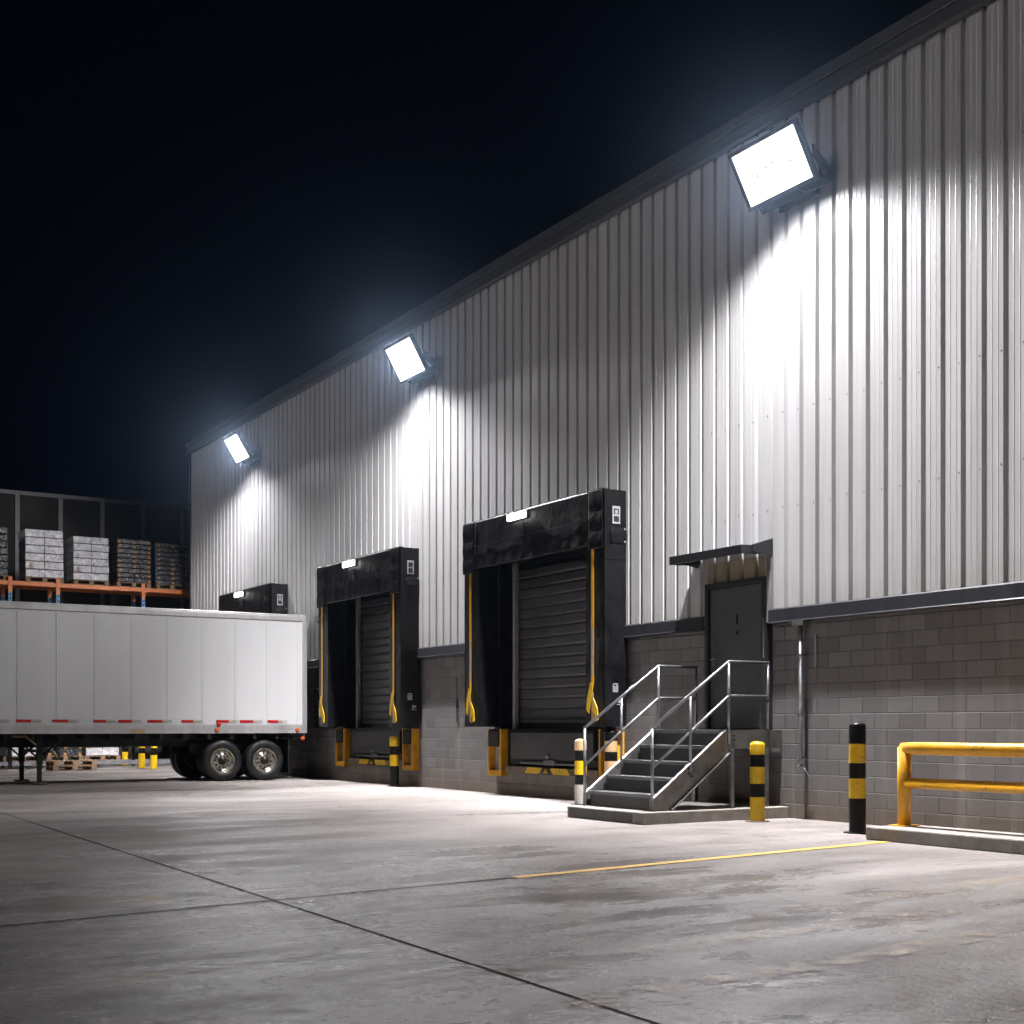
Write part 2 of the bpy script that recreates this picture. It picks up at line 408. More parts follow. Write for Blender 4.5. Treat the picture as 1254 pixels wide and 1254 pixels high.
# block base
mb = MB()
xb = W + .03
def blk(a, b, z0, z1): mb.box(xb, xb+.2, a, b, z0, z1)
cur = Y0
for a, b, z0 in sorted([(d[3], d[4], DZ0-.72) for d in docks] + [(PD[0], PD[1], PD[2])]):
    blk(cur, a, -.05, CZ+.03); blk(a, b, -.05, z0); cur = b
blk(cur, Y1-.02, -.05, CZ+.03)
mb.build('block_wall', M['block'], wh)
# base flashing, interrupted by the docks and the door
def flash(a, b):
    mb = MB()
    mb.prism([(W-.106, a, 2.68), (W-.106, a, 2.684), (W-.096, a, 2.70), (W-.094, a, 2.862), (W-.06, a, 2.885), (W+.029, a, 2.885), (W+.029, a, 2.68)], (0, b-a, 0))
    mb.build('base_flashing', M['trim'], wh)
flash(Y0, PD[0]-.10); flash(PD[1]+.08, docks[0][0]-.005); flash(docks[0][1]+.005, docks[1][0]-.005); flash(docks[1][1]+.005, docks[2][0]-.005); flash(docks[2][1]+.005, Y1-.05)
# eave
mb = MB()
mb.prism([(W-.10, Y0, 9.56), (W-.16, Y0, 9.58), (W-.16, Y0, 9.73), (W-.13, Y0, 9.745), (W-.19, Y0, 9.755), (W-.21, Y0, 9.88), (W+.2, Y0, 9.90), (W+.2, Y0, 9.56)], (0, Y1-Y0+.06, 0))
mb.build('eave_fascia', M['fascia'], wh)
mb = MB(); mb.box(W-.185, W-.165, Y0, Y1, 9.742, 9.752); mb.build('eave_bead', M['post'], wh)
mb = MB(); mb.box(W-.092, W+.1, Y1-.05, Y1+.06, -.02, 9.555); mb.build('corner_trim', M['trim'], wh)
mb = MB()
mb.prism([(W+.2, Y0, 9.62), (W+.2, Y0, 9.86), (W+14, Y0, 10.6), (W+28, Y0, 9.86), (W+28, Y0, 9.62)], (0, Y1-Y0, 0)); mb.build('roof', M['trim'], wh)
mb = MB(); mb.box(W+.25, W+28, Y1-.12, Y1-.02, -.05, 9.6); mb.box(W+.25, W+28, Y0, Y0+.1, -.05, 9.6); mb.box(W+27.8, W+27.9, Y0+.1, Y1-.12, -.05, 9.6); mb.build('end_wall', M['clad'], wh)
# dock doors
for i, (s0, s1, top, a, b) in enumerate(docks):
    ao, bo = a, b; a, b = a+.06, b-.06
    mb = MB(); n = int((DZ1-DZ0)/.185)
    prof = []
    for k in range(n):
        z = DZ0 + k*.185
        prof += [(z+.004, .018), (z+.03, 0), (z+.150, 0), (z+.172, .020), (z+.181, .026)]
    lo = []
    for z, d in prof: lo.append((mb.bm.verts.new((W+.28+d, a+.06, z)), mb.bm.verts.new((W+.28+d, b-.06, z))))
    for p, q in zip(lo, lo[1:]): mb.bm.faces.new((p[0], q[0], q[1], p[1]))
    rd = mb.build('roller_door', M['roller'], wh, recalc=False)
    mb = MB(); mb.box(W+.255, W+.279, a+.07, b-.07, DZ0+.005, DZ0+.10); mb.build('bottom_bar', M['black'], rd)
    mb = MB()
    mb.box(W-.07, W+.34, b-.058, bo-.002, DZ0, DZ1); mb.box(W-.07, W+.34, ao+.002, a+.058, DZ0, DZ1); mb.box(W-.07, W+.34, a+.06, b-.06, DZ1-.06, DZ1-.002)
    mb.build('dock_jamb', M['black'], wh)
    mb = MB(); mb.box(W+.16, W+.245, b-.15, b-.06, DZ0, DZ1-.07); mb.build('door_track', M['jamb'], wh)
    mb = MB(); mb.box(W+.16, W+.245, a+.06, a+.13, DZ0, DZ1-.07); mb.build('door_track', M['black'], wh)
    mb = MB(); mb.box(W+.04, W+.34, ao+.01, bo-.01, DZ0-.10, DZ0-.002); mb.build('dock_sill', M['black'], wh)
    mb = MB(); mb.box(W+.36, W+.40, a-.2, b+.2, .2, DZ1+.2); mb.build('door_backing', M['under'], wh)
# personnel door
a, b, z0, z1 = PD
mb = MB()
mb.box(W-.098, W+.10, a-.055, a+.035, z0, z1+.045); mb.box(W-.098, W+.10, b-.035, b+.035, z0, z1+.045); mb.box(W-.098, W+.10, a+.035, b-.035, z1-.03, z1+.045)
df = mb.build('door_frame', M['frame'], wh, bevel=.004)
mb = MB(); mb.box(W-.045, W+.0, a+.040, b-.040, z0+.012, z1-.036); dl = mb.build('door', M['door'], wh, bevel=.003)
mb = MB(); mb.box(W-.058, W-.046, b-.14, b-.09, z0+.92, z0+1.10); mb.build('handle_plate', M['rail'], dl)
mb = MB(); mb.tube([(W-.058, b-.115, z0+1.02), (W-.105, b-.115, z0+1.02), (W-.105, b-.25, z0+1.02)], .011, 8)
mb.build('handle', M['rail'], dl)
mb = MB(); mb.lathe([(0,-.016),(.018, -.016), (.018, 0)], (W-.046, b-.115, z0+1.25), 'x', 12); mb.build('lock_cylinder', M['rail'], dl)
mb = MB(); mb.box(W-.054, W-.046, 14.24, 14.27, 2.72, 2.86); mb.build('door_slot', M['black'], dl)
mb = MB(); mb.lathe([(0, -.012), (.02, -.012), (.02, 0)], (W-.046, 14.26, 2.60), 'x', 12); mb.build('lock_plate', M['black'], dl)
for zz in (1.42, 2.2, 3.05):
    mb = MB(); mb.tube([(W-.062, a+.041, zz), (W-.062, a+.041, zz+.12)], .012, 8); mb.build('hinge', M['steel'], dl)
mb = MB(); mb.box(W-.102, W-.0985, a-.02, a+.0, z0+1.0, z0+1.55); mb.build('weather_strip', M['jamb'], df)
mb = MB(); mb.box(W-.086, W-.002, a-.17, a-.056, 2.70, 3.60); mb.build('door_side_trim', M['jamb'], wh)
mb = MB(); mb.box(W-.16, W+.1, a+.0, b-.0, z0-.03, z0-.001); mb.build('threshold', M['steel'], wh)

# canopy
cn = thing('door_canopy', 'small charcoal metal canopy fixed over the grey personnel door', 'canopy', (W, 14.3, 3.6))
ca, cb_ = 13.53, 15.09
mb = MB()
mb.prism([(W-.62, ca, 3.615), (W-.62, ca, 3.735), (W-.05, ca, 3.76), (W-.05, ca, 3.64)], (0, .035, 0))
mb.prism([(W-.62, cb_-.035, 3.615), (W-.62, cb_-.035, 3.735), (W-.05, cb_-.035, 3.76), (W-.05, cb_-.035, 3.64)], (0, .035, 0))
mb.box(W-.62, W-.585, ca+.036, cb_-.036, 3.615, 3.735); mb.build('canopy_edge', M['trim'], cn, bevel=.003)
mb = MB(); mb.prism([(W-.584, ca+.036, 3.70), (W-.584, ca+.036, 3.73), (W-.05, ca+.036, 3.752), (W-.05, ca+.036, 3.722)], (0, cb_-ca-.072, 0)); mb.build('canopy_deck', M['trim'], cn)
for yy in (ca-.022, cb_+.001):
    mb = MB(); mb.prism([(W-.42, yy, 3.75), (W-.05, yy, 3.86), (W-.05, yy, 3.60), (W-.42, yy, 3.66)], (0, .02, 0)); mb.build('gusset_plate', M['trim'], cn)
mb = MB(); mb.box(W-.53, W-.40, 14.1, 14.45, 3.675, 3.695); mb.build('soffit_plate', M['jamb'], cn)

# ---------------------------------------------------------------- dock shelters
def wrinkle(p, amp, seed, sx=1., sz=1.):
    q = Vector((p[0]*3.1*sx + seed, p[1]*2.3*sx, p[2]*2.6*sz))
    return amp*(noise.noise(q)*.7 + (1-abs(noise.noise(q*2.1 + Vector((5, 1, 2)))*2))*.35 + .25*noise.noise(q*5))
def shelter(i, s0, s1, top, da, db, label):
    P = .45; xf = W-.05-P+.02; z0 = 1.25
    th = thing('dock_shelter', label, 'dock shelter', (W, (s0+s1)/2, z0), 'dock shelters along the warehouse')
    drop = .88; pw = .52
    def pad(ya, yb, seed):                                          # side box with a creased front face
        mb = MB(); xo = W-.075
        mb.sheet(lambda u, v: Vector((xf - wrinkle((ya+(yb-ya)*u, z0+v*3, 0), .016, seed, 2., 1.)*(1 if 0 < u < 1 else 0), ya+(yb-ya)*u, z0+(top-drop*.5-z0)*v)), 12, 60)
        mb.sheet(lambda u, v: Vector((xf + (xo-xf)*u, ya, z0+(top-drop*.5-z0)*v)), 6, 20)
        mb.sheet(lambda u, v: Vector((xf + (xo-xf)*u, yb, z0+(top-drop*.5-z0)*v)), 6, 20)
        mb.sheet(lambda u, v: Vector((xf + (xo-xf)*u, ya+(yb-ya)*v, z0)), 1, 1)
        mb.build('side_pad', M['fabric'], th)
    pad(s0+.012, s0+pw, i*7+1); pad(s1-pw, s1-.012, i*7+3)
    # outer cover panels on the two flanks, with a seam
    for yy, sg in ((s0, -1), (s1, 1)):
        mb = MB()
        mb.sheet(lambda u, v: Vector((xf-.005 + (W-.05-xf)*u, yy + sg*(.004 + abs(wrinkle((u, v*3.8, 1), .005, i*5+sg))), z0+.004+(top-.01-z0)*v)), 8, 40)
        mb.box(xf+.0, W-.06, yy+sg*.008, yy+sg*.013, top-1.12, top-1.10)
        mb.build('flank_cover', M['fabric'], th)
    # head box
    mb = MB()
    mb.box(xf+.03, W-.005, s0+.02, s1-.02, top-.06, top-.004); mb.box(xf+.035, xf+.06, s0+.03, s1-.03, top-drop+.1, top-.07)
    mb.build('head_frame', M['fabric'], th)
    mb = MB(); mb.box(xf-.024, xf+.06, s0+.0, s1-.0, top-.003, top+.012); mb.build('head_trim', M['steel'], th)
    cf = .40
    mb = MB()
    def fr(u, v):
        y = s0+cf + (s1-s0-2*cf)*u; z = top - drop*.99*(1-v) - .012*math.sin(u*math.pi)*(1-v)
        d = wrinkle((y*.7, z*1.2, i), .014, 11*i, 1.2, .8)*(1-v*.7) + .012*math.sin(y*9+i)*(1-v)**2
        return Vector((xf-.022-abs(d), y, z))
    mb.sheet(fr, 70, 26)
    hc = mb.build('head_curtain', M['fabric'], th); hc.modifiers.new('thick', 'SOLIDIFY').thickness = .006
    mb = MB()
    for zz in (top-drop*.52,): mb.box(xf-.058, xf-.045, s0+cf+.02, s1-cf-.02, zz-.004, zz+.004)
    mb.build('curtain_seam', M['trim'], hc)
    mb = MB(); mb.box(xf-.058, xf-.045, s0+cf+.01, s1-cf-.01, top-drop*.985, top-drop*.985+.006)
    mb.build('curtain_hem', M['trim'], hc)
    for ya, yb, sd in ((s0-.012, s0+cf-.015, 1), (s1-cf+.015, s1+.012, 2)):
        mb = MB()
        def ff(u, v):
            y = ya+(yb-ya)*u; z = top-.002 - (drop+.06)*(1-v)
            bulge = .009*abs(math.sin(v*math.pi*3.0))
            return Vector((xf-.036-bulge-abs(wrinkle((y*2, z*2, sd), .008, i+sd*4, 1.5, 1.5)), y, z))
        mb.sheet(ff, 14, 48)
        cfp = mb.build('corner_flap', M['fabric'], th); cfp.modifiers.new('thick', 'SOLIDIFY').thickness = .006
        for k in range(1, 4):
            mb = MB(); mb.box(xf-.050, xf-.040, ya+.02, yb-.02, top-(drop+.06)*k/3+.003, top-(drop+.06)*k/3+.009); mb.build('flap_seam', M['trim'], cfp)
    # yellow guide stripes with frayed yellow tails
    for yc, sd in ((s0+.30, 0), (s1-.23, 1)):
        zt, zb = top-drop+.02, 1.95
        mb = MB()
        zs = zb + (zt-zb)*.40
        mb.box(xf-.026, xf-.020, yc-.035, yc+.035, zs, zt, 0); mb.box(xf-.026, xf-.020, yc-.034, yc+.034, zb+.12, zs-.001, 1); mb.box(xf-.027, xf-.020, yc-.037, yc+.037, zb, zb+.119, 0)
        st = mb.build('guide_stripe', [M['amber'], M['tan'] if i == 0 else M['amber']], th)
        mb = MB()
        def tail(poly, mi=0): mb.prism([(xf-.042, yc+a_, b_) for a_, b_ in poly], (.02, 0, 0), mi)
        tail([(-.04, 1.96), (.05, 1.96), (.13, 1.70), (.15, 1.52), (.08, 1.46), (.05, 1.62), (0, 1.80)])
        tail([(-.03, 1.72), (-.15, 1.55), (-.17, 1.36), (-.10, 1.33), (-.07, 1.46), (-.02, 1.50)])
        mb.prism([(xf-.034, yc-.03, 1.80), (xf-.034, yc+.03, 1.80), (xf-.034, yc+.02, 1.34), (xf-.034, yc-.05, 1.32)], (.01, 0, 0), 1)
        mb.build('guide_tail', [M['yellow'], M['tan']], st, bevel=.004)
    # stickers and tags on the near flank and under the lamp
    yl = s0-.016
    mb = MB(); mb.box(W-.34, W-.19, yl-.004, yl, top-.55, top-.27, 0); mb.box(W-.315, W-.215, yl-.007, yl-.004, top-.40, top-.31, 1); mb.box(W-.315, W-.215, yl-.007, yl-.004, top-.52, top-.43, 1)
    if i != 1: mb.box(W-.29, W-.24, yl-.009, yl-.007, top-.39, top-.33, 0)
    mb.build('sticker', [M['plate'], M['ink']], th)
    mb = MB(); mb.sheet(lambda u, v: Vector((W-.38+.31*u, yl-.004-.014*math.sin(v*math.pi)-.01*noise.noise(Vector((u*4, v*4, i))), top-.86+.25*v)), 10, 8); mb.build('rolled_flap', M['fabric'], th)
    for k in range(5):
        mb = MB(); mb.box(W-.11+.012*(k % 2), W-.085+.012*(k % 2), yl-.012, yl-.002, top-.84+k*.05, top-.815+k*.05); mb.build('buckle', M['plate'], th)
    mb = MB()
    for k in range(5): mb.box(W-.33+k*.022, W-.318+k*.022, yl-.004, yl, 1.80, 1.92-(k % 3)*.012)
    mb.box(W-.33, W-.23, yl-.004, yl, 1.928, 1.94); mb.build('maker_tag', M['plate'], th)
    mb = MB(); mb.box(W-.25, W-.12, yl-.004, yl, 1.60, 1.612); mb.box(W-.22, W-.19, yl-.004, yl, 1.63, 1.70); mb.box(W-.17, W-.14, yl-.004, yl, 1.65, 1.69)
    mb.build('size_tag', M['plate'], th)
    lc = s0 + (s1-s0)*.56
    mb = MB(); xs = xf-.062
    mb.box(xs, xs+.012, lc-.17, lc+.09, top-.47, top-.22, 0)
    for r_ in range(4):
        for c_ in range(5):
            if random.random() < .8: mb.box(xs-.003, xs, lc-.155+c_*.048, lc-.155+c_*.048+random.uniform(.02, .042), top-.455+r_*.058, top-.455+r_*.058+.03, 1)
    mb.build('notice', [M['ink'], M['amberlight']], th)
    # lamp over the opening
    dl_ = thing('dock_lamp', ('lit white bar lamp on the near big dock shelter by the stairs', 'lit white bar lamp on the middle dock shelter', 'lit white bar lamp on the far dock shelter above the trailer roof')[i], 'lamp', (xf-.03, lc, top-.1), 'bar lamps on the dock shelters')
    mb = MB(); mb.box(xf-.10, xf-.055, lc-.31, lc+.31, top-.045, top-.025); mb.box(xf-.075, xf-.055, lc-.31, lc+.31, top-.17, top-.046); mb.build('housing', M['housing'], dl_, bevel=.004)
    mb = MB(); mb.box(xf-.115, xf-.077, lc-.28, lc+.28, top-.165, top-.05); mb.build('lens', M['dlens'], dl_, bevel=.006)
labs = ('big black dock shelter beside the steel stairs, biggest in view', 'black dock shelter between the white trailer and the biggest shelter', 'black dock shelter mostly hidden behind the white trailer')
for i, d in enumerate(docks): shelter(i, *d, labs[i])

# dock levelers with bumpers
def leveler(i, a, b, label):
    x = W+.03; c = (a+b)/2
    t_ = thing('dock_leveler', label, 'dock leveler', (W, c, 0), 'levelers below the dock doors')
    mb = MB(); mb.prism([(x-.10, a+.18, 1.14), (x-.06, a+.18, 1.18), (x-.01, a+.18, 1.18), (x-.01, a+.18, .68), (x-.06, a+.18, .66), (x-.10, a+.18, .70)], (0, b-a-.36, 0)); mb.build('lip_plate', M['leveler'], t_, bevel=.006)
    mb = MB(); mb.box(x-.008, x+.18, a+.01, b-.01, .56, 1.115); mb.build('pit', M['under'], t_)
    mb = MB()
    mb.tube([(x-.09, a+.5, .60), (x-.09, b-.5, .60)], .022, 8); mb.box(x-.12, x-.06, c-.18, c+.18, .57, .66); mb.lathe([(0, -.13), (.05, -.13), (.05, -.1)], (x, c+.05, .73), 'x', 12)
    mb.build('lip_hinge', M['amberlight'], t_)
    # lower beam with chevrons and a warning triangle
    mb = MB(); mb.box(x-.12, x-.008, a+.02, b-.02, .41, .53); bm_ = mb.build('lower_beam', M['beam'], t_, bevel=.006)
    mb = MB(); xx = x-.121
    def para(y0, y1, sl): mb.prism([(xx, y0, .415), (xx, y1, .415), (xx, y1+sl, .525), (xx, y0+sl, .525)], (-.004, 0, 0), 0)
    para(c+.32, c+.80, -.10); para(c-.66, c-.14, .10)
    mb.build('chevron', M['yellow'], bm_)
    mb = MB(); mb.box(xx-.006, xx-.0005, c-.02, c+.22, .412, .528, 1); mb.prism([(xx-.006, c+.02, .43), (xx-.006, c+.18, .43), (xx-.006, c+.10, .515)], (-.004, 0, 0), 0); mb.box(xx-.014, xx-.0101, c+.09, c+.11, .455, .49, 1); mb.box(xx-.014, xx-.0101, c+.09, c+.11, .437, .447, 1)
    mb.build('warning_sign', [M['yellow'], M['black']], bm_)
    for e, s_ in ((a, -1), (b, 1)):                                 # bumper bracket, outside each end of the pit
        e0 = e + s_*.06; e1 = e0 + s_*.50
        mb = MB()
        mb.box(x-.16, x-.002, e0, e0+s_*.07, .44, 1.21); mb.box(x-.16, x-.002, e1-s_*.07, e1, .44, 1.21); mb.box(x-.16, x-.002, e0, e1, .34, .438)
        fr_ = mb.build('bumper_frame', M['amber'], t_, bevel=.006)
        mb = MB(); mb.box(x-.19, x-.003, e0+s_*.072, e1-s_*.072, .88, 1.19); mb.build('bumper', M['rubber'], fr_, bevel=.012)
        mb = MB(); mb.box(x-.03, x-.003, e0+s_*.072, e1-s_*.072, .44, .878); mb.build('backing_plate', M['jamb'], fr_)
    return t_
leveler(0, 17.62, 20.60, 'dock leveler with yellow bumper frames under the biggest shelter by the stairs')
leveler(1, 24.77, 27.58, 'dock leveler with yellow bumper frames under the middle shelter')

# ---------------------------------------------------------------- floodlights
def floodlight():
    t_ = thing('floodlight', '', 'floodlight', (W, 0, 8.70), 'floodlights below the eave')
    up = Vector((-.4, 0, .68)).normalized(); n = Vector((-.68, 0, -.4)).normalized(); sd = Vector((0, 1, 0))
    MX = Matrix(((n.x, sd.x, up.x, W-.55), (n.y, sd.y, up.y, 0), (n.z, sd.z, up.z, 8.70), (0, 0, 0, 1)))     # local x = beam direction
    hw, hh = .61, .40
    mb = MB(); mb.box(-.065, -.005, -hw+.02, hw-.02, -hh+.02, hh-.02, 0, MX)
    for k in range(9): mb.box(-.09, -.066, -hw+.1+k*.126, -hw+.115+k*.126, -hh+.08, hh-.08, 0, MX)
    mb.build('housing', M['housing'], t_, bevel=.006)
    mb = MB(); bz = .055
    mb.box(-.03, .035, -hw, hw, hh-bz, hh, 0, MX); mb.box(-.03, .035, -hw, hw, -hh, -hh+bz, 0, MX); mb.box(-.03, .035, -hw, -hw+bz, -hh+bz, hh-bz, 0, MX); mb.box(-.03, .035, hw-bz, hw, -hh+bz, hh-bz, 0, MX)
    mb.build('bezel', M['housing'], t_, bevel=.006)
    mb = MB()
    li, lj = hw-bz, hh-bz; pi_, pj = li-.13, lj-.11
    for q in (((-li,-lj),(li,-lj),(pi_,-pj),(-pi_,-pj)), ((li,-lj),(li,lj),(pi_,pj),(pi_,-pj)), ((li,lj),(-li,lj),(-pi_,pj),(pi_,pj)), ((-li,lj),(-li,-lj),(-pi_,-pj),(-pi_,pj))):
        v = [mb.bm.verts.new(MX @ Vector((.022 if k < 2 else .004, a_, b_))) for k, (a_, b_) in enumerate(q)]; mb.bm.faces.new(v)
    mb.build('reflector', M['lens'], t_)
    mb = MB(); mb.box(-.002, .0035, -pi_, pi_, -pj, pj, 0, MX); lb = mb.build('led_board', M['led'], t_)
    mb = MB()
    for a_, b_ in ((-.30, -.04), (-.02, .05), (.10, .03), (.28, -.02)): mb.box(.004, .010, a_-.007, a_+.007, b_-.007, b_+.007, 0, MX)
    mb.build('screw', M['amberlight'], lb)
    # yoke and wall plate
    mb = MB()
    for s_ in (-1, 1):
        p0 = MX @ Vector((-.05, s_*(hw+.012), -.06)); p1 = Vector((W-.10, s_*(hw+.012), 8.42))
        mb.prism([p0+Vector((0,-.008,.10)), p0+Vector((0,-.008,-.05)), p1+Vector((0,-.008,-.05)), p1+Vector((0,-.008,.07))], (0, .016, 0))
    mb.box(W-.135, W-.106, -hw-.02, hw+.02, 8.37, 8.49)
    mb.build('yoke', M['housing'], t_, bevel=.003)
    mb = MB(); mb.box(W-.105, W-.05, -.34, .34, 8.30, 8.56); mb.tube([(W-.13, -.30, 8.40), (W-.20, -.22, 8.36), (W-.36, -.10, 8.45)], .012, 8); mb.build('wall_plate', M['grille'], t_, bevel=.004)
    return t_
FL = [(12.98, 1.06, 'biggest lit floodlight at top right below the eave'), (23.70, .97, 'lit floodlight between the biggest and the smallest floodlight'), (33.62, .87, 'smallest lit floodlight near the far corner of the warehouse')]
fl0 = floodlight()
fls = []
for i, (y, s_, lab) in enumerate(FL):
    o = fl0 if i == 0 else copy_tree(fl0)
    o.location.y = y; o.scale = (1, s_, 1 if i < 2 else .95); o['label'] = lab; fls.append(o)

AREA_W, WASH, YARD = 230., 140., .03
TILT = (-9, 4, 3); WK = (.98, .82, .42); AK = (.7, 2.2, 2.6); XR = ((-.72, -.05), (-.45, .08), (-.66, 0.))
for i, (y, s_, lab) in enumerate(FL):
    n = Vector((-.68, 0, -.4)).normalized()
    L = bpy.data.lights.new('flood_beam', 'AREA'); L.shape = 'RECTANGLE'; L.size = 1.0*s_; L.size_y = .65; L.energy = AREA_W*AK[i]; L.color = (.985, .968, 1.)
    o = bpy.data.objects.new('flood_beam', L); COL.objects.link(o); o.location = Vector((W-.55, y, 8.70)) + n*.06
    d = (n + Vector((0, 0, -.25))).normalized()
    o.rotation_euler = n.to_track_quat('-Z', 'Y').to_euler()
    # wide down-throw of the same lamp: the lens spills steeply down onto the wall and the apron
    L = bpy.data.lights.new('flood_spill', 'SPOT'); L.spot_size = R(146); L.spot_blend = .42; L.shadow_soft_size = .10; L.energy = WASH*WK[i]; L.color = (.985, .968, 1.)
    L.use_nodes = True; nt = L.node_tree; em = [q for q in nt.nodes if q.type == 'EMISSION'][0]
    fo = nt.nodes.new('ShaderNodeLightFalloff'); fo.inputs['Strength'].default_value = 1.0; 
    tc = nt.nodes.new('ShaderNodeTexCoord'); sp = nt.nodes.new('ShaderNodeSeparateXYZ'); nt.links.new(tc.outputs['Normal'], sp.inputs[0])
    mr = nt.nodes.new('ShaderNodeMapRange'); mr.interpolation_type = 'SMOOTHSTEP'      # the lens throws less light out into the yard than down
    for q, vv in ((1, XR[i][0]), (2, XR[i][1]), (3, YARD), (4, 1.)): mr.inputs[q].default_value = vv
    nt.links.new(sp.outputs['X'], mr.inputs[0])
    mm = nt.nodes.new('ShaderNodeMath'); mm.operation = 'MULTIPLY'
    ma = nt.nodes.new('ShaderNodeMath'); ma.operation = 'MULTIPLY_ADD'; ma.inputs[1].default_value = .80
    nt.links.new(fo.outputs['Constant'], ma.inputs[0]); nt.links.new(fo.outputs['Linear'], ma.inputs[2])
    nt.links.new(ma.outputs[0], mm.inputs[0]); mz = nt.nodes.new('ShaderNodeMapRange'); mz.interpolation_type = 'SMOOTHSTEP'      # and most of all straight down
    for q, vv in ((1, -.99), (2, -.20), (3, 1.35), (4, .30)): mz.inputs[q].default_value = vv
    nt.links.new(sp.outputs['Z'], mz.inputs[0])
    mzz = nt.nodes.new('ShaderNodeMath'); mzz.operation = 'MULTIPLY'; nt.links.new(mr.outputs[0], mzz.inputs[0]); nt.links.new(mz.outputs[0], mzz.inputs[1])
    my = nt.nodes.new('ShaderNodeMapRange')
    for q, vv in ((1, .35), (2, .72), (3, 1.), (4, .45 if i == 1 else 1.)): my.inputs[q].default_value = vv
    nt.links.new(sp.outputs['Y'], my.inputs[0])
    mq = nt.nodes.new('ShaderNodeMath'); mq.operation = 'MULTIPLY'; nt.links.new(mzz.outputs[0], mq.inputs[0]); nt.links.new(my.outputs[0], mq.inputs[1])
    nt.links.new(mq.outputs[0], mm.inputs[1]); nt.links.new(mm.outputs[0], em.inputs['Strength'])
    o = bpy.data.objects.new('flood_spill', L); COL.objects.link(o); o.location = (W-.05-.82, y-.02, 8.47)
    o.rotation_euler = (R(TILT[i]), 0, 0)

# ---------------------------------------------------------------- stairs
pl = thing('stair_plinth', 'low concrete plinth carrying the steel stairs', 'plinth', (11.2, 14.2, 0))
mb = MB(); mb.box(10.12, W+.028, 13.28, 15.0, 0, .155, 0); mb.build('slab', M['kerb'], pl, bevel=.012)
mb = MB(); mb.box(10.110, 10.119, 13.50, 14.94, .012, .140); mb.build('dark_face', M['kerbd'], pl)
st = thing('steel_stairs', 'grey steel stairs with tube handrails leading up to the personnel door', 'stairs', (11.2, 14.2, .155))
yn, yf = 13.42, 14.92; zp = .155; LZ = 1.205; NX = [10.43+.29*k for k in range(5)]
NZ = [zp + (LZ-zp)/5*(k+1) for k in range(5)]
for k in range(4):
    mb = MB(); mb.box(NX[k]+.012, NX[k]+.315, yn+.032, yf-.032, NZ[k]-.035, NZ[k]-.001, 0); mb.box(NX[k]+.28, NX[k]+.288, yn+.032, yf-.032, NZ[k], NZ[k+1]-.036, 0)
    tr = mb.build('tread', M['tread'], st)
    mb = MB(); mb.box(NX[k]-.02, NX[k]+.011, yn+.032, yf-.032, NZ[k]-.042, NZ[k]+.002); mb.build('nosing', M['rail'], tr, bevel=.004)
mb = MB(); mb.box(NX[0]+.0, NX[0]+.008, yn+.032, yf-.032, zp+.002, NZ[0]-.043); mb.build('riser', M['tread'], st)
mb = MB(); mb.box(11.60, W-.17, yn+.036, yf-.036, LZ-.04, LZ-.002); ld = mb.build('landing', M['tread'], st)
mb = MB(); mb.box(11.565, 11.598, yn-.03, yf+.03, LZ-.045, LZ+.003); mb.build('nosing', M['rail'], ld, bevel=.004)
mb = MB(); mb.box(11.60, W-.0, yn+.03, yf-.03, LZ-.22, LZ-.045); mb.build('landing_frame', M['stringer'], ld)
